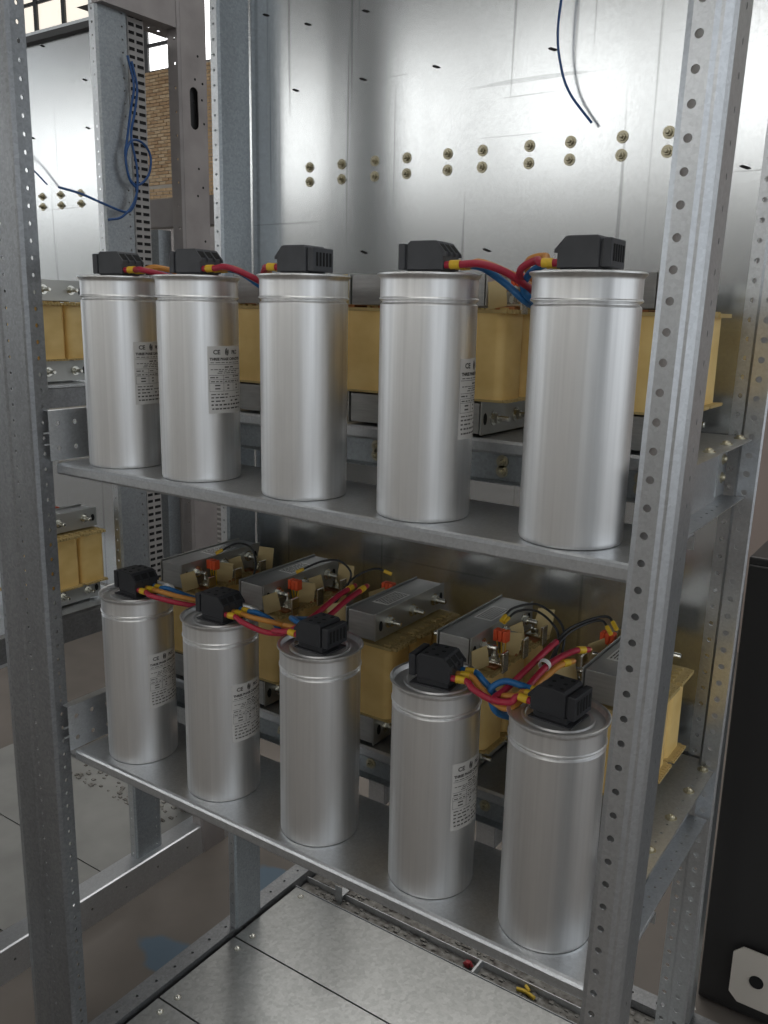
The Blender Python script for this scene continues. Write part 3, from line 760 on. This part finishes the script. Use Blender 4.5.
# ------------------------------------------------------------------ blue control wires
cable([(.432, .33, .90), (.430, .37, .74), (.426, .37, .647), (.433, .372, .599), (.448, .376, .561), (.481, .385, .519)], DBLU, .0019, 'single blue wire hanging in front of the big galvanised back sheet', cat='wire')
cable([(-.575, .425, .76), (-.573, .437, .705), (-.573, .426, .654), (-.572, .412, .592), (-.570, .404, .561), (-.570, .412, .515), (-.570, .436, .504), (-.570, .465, .528), (-.570, .473, .565), (-.570, .457, .589), (-.570, .43, .595), (-.568, .411, .58), (-.566, .401, .55), (-.566, .410, .511), (-.566, .427, .493), (-.568, .42, .461), (-.568, .398, .444), (-.572, .349, .454), (-.60, .307, .473), (-.66, .30, .488)], DBLU, .0026, 'coiled blue wire hanging on the post of the neighbouring cabinet', cat='wire')
cable([(-.572, .433, .75), (-.570, .443, .70), (-.570, .434, .65), (-.568, .420, .60), (-.566, .43, .54), (-.564, .427, .493), (-.566, .415, .461), (-.568, .386, .433), (-.570, .352, .424)], DBLU, .0026, 'second blue wire trailing below the coil on the neighbouring post', cat='wire')
cable([(-.96, .36, .60), (-.90, .37, .567), (-.866, .38, .549), (-.821, .385, .514)], DBLU, .0019, 'short blue wire in front of the neighbouring cabinet sheet', cat='wire')

# ------------------------------------------------------------------ neighbouring cabinet on the left
cab2 = empty('cabinet_frame', (-.9, 0, FZ), 0, 'neighbouring galvanised cabinet frame seen past the left front post', 'frame')
def part2(name, bm, m, solid=0, smooth=False):
    o = obj(name, bm, m, cab2, solid=solid, smooth=smooth); o.location = (.9, 0, -FZ); return o
prof = [(-.614, .362), (-.596, .362)]
part2('flange_strip', extrusion(B(), prof, ZB, .95, {0: (.5, .0028)}, .025, 'z'), GAL, .0012)
part2('rear_post', extrusion(B(), [(-.596, .362), (-.59, .365), (-.59, .415), (-.59, .436), (-.594, .443)], ZB, .93, {2: (.5, .0022)}, .025, 'z'), GREYP, .0014)
s2 = part2('mounting_sheet', box(B(), -1.5, -.61, .3995, .4015, -.46, .815), SHEET); 
for x in (-.862, -.793, -.721):
    for z in (.4915, .469): inst('bolt', BN_Y, s2, (x, .3995, z))
for (x, z) in [(-.826, .807), (-.686, .721), (-.684, .624), (-.884, .621)]: inst('punched_tab', SLOT, s2, (x, .3985, z))
part2('top_rail', box(B(), -1.5, -.61, .385, .40, .815, .828), FRM)
part2('top_rail', box(B(), -1.5, -.61, .402, .42, .828, .842), GAL)
part2('wiring_duct', None, None) if 0 else None
# beam and oblong-hole post
e = B(); box(e, -.60, -.57, .36, .60, .846, 1.0); extrusion(e, [(-.597, .846), (-.65, .846)], .36, .60, {0: (.5, .003)}, .03, 'y'); part2('side_beam', e, TAUPE)
e = B()
def slotplate(bm, x, y0, y1, z0, z1, sy, sz, hw, hh):
    """plate in the plane x with one oblong hole"""
    o = []; n = 16
    for k in range(n):
        a = -3*PI/4+2*PI*k/n; ca, sa = math.cos(a), math.sin(a)
        o.append(bm.verts.new((x, sy+hw*ca, sz+(hh-hw)*(1 if sa > 0 else -1)+hw*sa)))
    c = [bm.verts.new((x, y, z)) for y, z in ((y0, z0), (y1, z0), (y1, z1), (y0, z1))]
    for s in range(4): bm.faces.new([c[s], c[(s+1) % 4]]+[o[(s*4+j) % n] for j in range(4, -1, -1)])
slotplate(e, -.565, .565, .641, .15, 1.0, .601, .688, .013, .045)
vs = [e.verts.new(v) for v in ((-.565, .565, FZ), (-.565, .641, FZ), (-.565, .641, .15), (-.565, .565, .15))]; e.faces.new(vs)
extrusion(e, [(-.60, .560), (-.569, .560), (-.565, .565)], FZ, 1.0, {0: (.7, .003)}, .05, 'z')
extrusion(e, [(-.565, .641), (-.57, .645), (-.60, .645)], FZ, 1.0)
part2('corner_post', e, TAUPE, .002)
part2('dark_backing_plate', box(B(), -.580, -.575, .580, .630, .63, .745), DARKP)  # dark plate added behind the oblong hole so that it reads dark
e = B()
for (y, z) in ((.615, .80), (.605, .75), (.628, .745), (.625, .71), (.60, .70), (.63, .66), (.61, .56), (.622, .52), (.605, .50), (.625, .40)):
    lathe(e, [(.0028, -.5645), (.0028, -.5635)], 8, 'x', Matrix.Translation((0, y, z)))
part2('knockout', e, BLKH)
# slotted wiring ducts
def duct(x, y0, y1, z0, z1, m, ms, pitch=.016):
    dd = part2('wiring_duct', box(B(), x-.03, x, y0, y1, z0, z1), m)
    e = B(); z = z0+.008; k = 0
    while z < z1-.01:
        for (a, b) in ((.12, .42), (.56, .92)):
            ya, yb = y0+(y1-y0)*a, y0+(y1-y0)*b
            box(e, x-.001, x+.0012, ya, yb, z-.0032, z+.0032)
        z += pitch
    s_ = obj('duct_slot', e, BLKH, dd); return dd
duct(-.60, .446, .492, -.60, .90, DUCT, None)
duct(-.62, .63, .66, -.60, .45, DUCT, None, .011)
part2('duct_cover', box(B(), -.64, -.61, .522, .56, -.6, .42), GREYP)
part2('stiffener', box(B(), -.9, -.56, .72, .76, .45, .52), TAUPE)
# tray, bottom frame and base plates
for z0 in (0, ZL):
    e = B(); extrusion(e, [(.110, z0+.083-.05), (.110, z0+.083-.002), (.392, z0+.083-.002)], -1.45, -.60, {0: (.5, .0035)}, .03, 'x'); part2('reactor_tray', e, GAL, .0014)
    e = B(); box(e, -.612, -.59, .02, .34, z0+.02, z0+.075); part2('side_rail', e, GALD)
e = B(); extrusion(e, [(-.568, FZ), (-.570, ZB-.002), (-.573, ZB), (-.625, ZB)], -.35, .66, {0: (.55, .003)}, .10, 'y'); part2('base_rail', e, GAL, .002)
for (x0, x1, y0, y1) in ((-1.4, -.63, .285, .60), (-1.4, -.63, .02, .281), (-1.4, -.63, -.3, .016)):
    part2('base_plate', box(B(), x0, x1, y0, y1, ZB-.012, ZB-.008), BASEN)
e = B(); extrusion(e, [(-.64, .60), (-.70, .60)], -1.12, -.6, {}, 1, 'z'); part2('rear_panel', e, GALD, .002)
e = B(); extrusion(e, [(.60, ZB-.06), (.60, ZB), (.66, ZB)], -1.4, -.6, {}, 1, 'x'); part2('base_rail', e, GALD, .002)
e = B(); random.seed(9)
for k in range(90):
    x, y, s = random.uniform(-1.1, -.66), random.uniform(.52, .59), random.uniform(.001, .005)
    box(e, x-s*2, x+s, y-s, y+s, ZB-.008, ZB-.008+s)
tag(obj('metal_swarf', e, DIRT), 'dark swarf along the back of the neighbouring base plate', 'debris', kind='stuff')
# post stub in the neighbouring cabinet (front flange pair with bright holes)
for z0, nm in ((.0845, 'upper'), (.0845+ZL, 'lower')):
    rr = dup(re0, None, (-.672, .335, z0), PI); tag(rr, 'yellow-wound reactor on the %s tray of the neighbouring cabinet' % nm, 'reactor', GR)
# its own capacitor shelves, seen left of our front post
for z in (0, ZL):
    part2('capacitor_shelf', extrusion(B(), [(-.052, z-.019), (-.0672, z-.017), (-.0672, z-.004), (-.062, z-.0005), (.109, z-.0005), (.1125, z-.02)], -1.45, -.62, {}, 1, 'x'), GAL, .0012)

# grey switch cabinet further back in the gap between the frames
gc = empty('grey_cabinet', (-3.3, 2.0, FZ), 0, 'plain grey cabinet far back in the gap between the two frames', 'cabinet')
e = B(); box(e, -1.2, 1.6, 0, .6, 0, 1.80, .004); obj('cabinet_body', e, DUCTD, gc)
e = B(); box(e, -1.2, 1.6, -.03, 0, 1.68, 1.80, .003); obj('top_beam', e, TAUPE, gc)
for k in range(8):
    e = B(); box(e, -1.2+k*.35, -1.2+k*.35+.20, -.02, 0, .1, 1.66, .004); pn = obj('door_panel', e, DUCT, gc)
    if k % 2:
        for j in range(60):
            obj('louvre', box(B(), -1.2+k*.35+.02, -1.2+k*.35+.18, -.024, -.02, .2+j*.024, .212+j*.024), DUCTD, pn) if j < 60 else None

# ------------------------------------------------------------------ charcoal cabinet on the right
cb = empty('charcoal_cabinet', (1.083, .9, FZ), 0, 'charcoal powder-coated cabinet standing on the floor right of the frame', 'cabinet')
e = B(); box(e, .697-1.1, 1.5-1.1, .83-.9, 1.4-.9, .004, 1.0, .004); obj('cabinet_body', e, DARKP, cb)
e = B(); box(e, .70-1.1, 1.5-1.1, .822-.9, .83-.9, .02, .985, .002); obj('cabinet_panel', e, DARKP, cb)
e = B(); x0, x1, z0, z1, c_ = .762, .90, .055, .185, .018
pts = [(x0+c_, z0), (x1, z0), (x1, z1), (x0+c_, z1), (x0, z1-c_), (x0, z0+c_)]
va = [e.verts.new((x-1.1, .80-.9, z)) for x, z in pts]; vb = [e.verts.new((x-1.1, .804-.9, z)) for x, z in pts]
e.faces.new(va); e.faces.new(vb[::-1])
for i in range(6): e.faces.new([va[i], va[(i+1) % 6], vb[(i+1) % 6], vb[i]])
pl = obj('lifting_plate', e, BEIGEP, cb); pl['label'] = 'off-white chamfered plate with a dark hole'
e = B(); lathe(e, [(.014, -.002), (.014, .0005)], 20, 'y', Matrix.Translation((.812-1.1, .80-.9, .118))); obj('plate_hole', e, BLKH, pl)
# pale panel far behind it
o = obj('background_panel', box(B(), .2, 2.6, 3.0, 3.05, FZ, 1.2), mat('beige_panel', (.45, .37, .33), 0, .6)); tag(o, 'beige panel standing behind the charcoal cabinet', 'panel')
# scraps
def scrap(name, x, y, z, s, m, label, ang, h=.0008):
    e = B(); box(e, -s, s, -s*.55, s*.55, 0, h); o = obj(name, e, m); o.location = (x, y, z); o.rotation_euler = (0, 0, ang); tag(o, label, 'scrap'); return o
scrap('paper_scrap', .672, .79, FZ, .014, PAPER, 'small white paper scrap by the foot of the charcoal cabinet', .5)
scrap('paper_scrap', .705, .72, FZ, .017, PAPER, 'white paper scrap nearest the bottom edge by the charcoal cabinet', -.6)
e = B(); tube(e, [(-.02, 0, .004), (0, .002, .005), (.022, -.003, .004)], .004, 8, 4); tube(e, [(-.005, .012, .010), (.006, .004, .010)], .0035, 8, 4)
o = obj('yellow_scrap', e, YSCR); o.location = (.40, .545, ZB-.0135); tag(o, 'yellow ferrule scrap lying in the trough near the right post', 'scrap')
e = B(); tube(e, [(-.01, 0, .004), (0, .004, .012), (.01, .002, .004)], .0035, 8, 4); box(e, -.006, .004, -.004, .006, .002, .014)
o = obj('red_scrap', e, RSCR); o.location = (.265, .542, ZB-.0135); tag(o, 'red plastic scrap lying in the trough beside the divider', 'scrap')
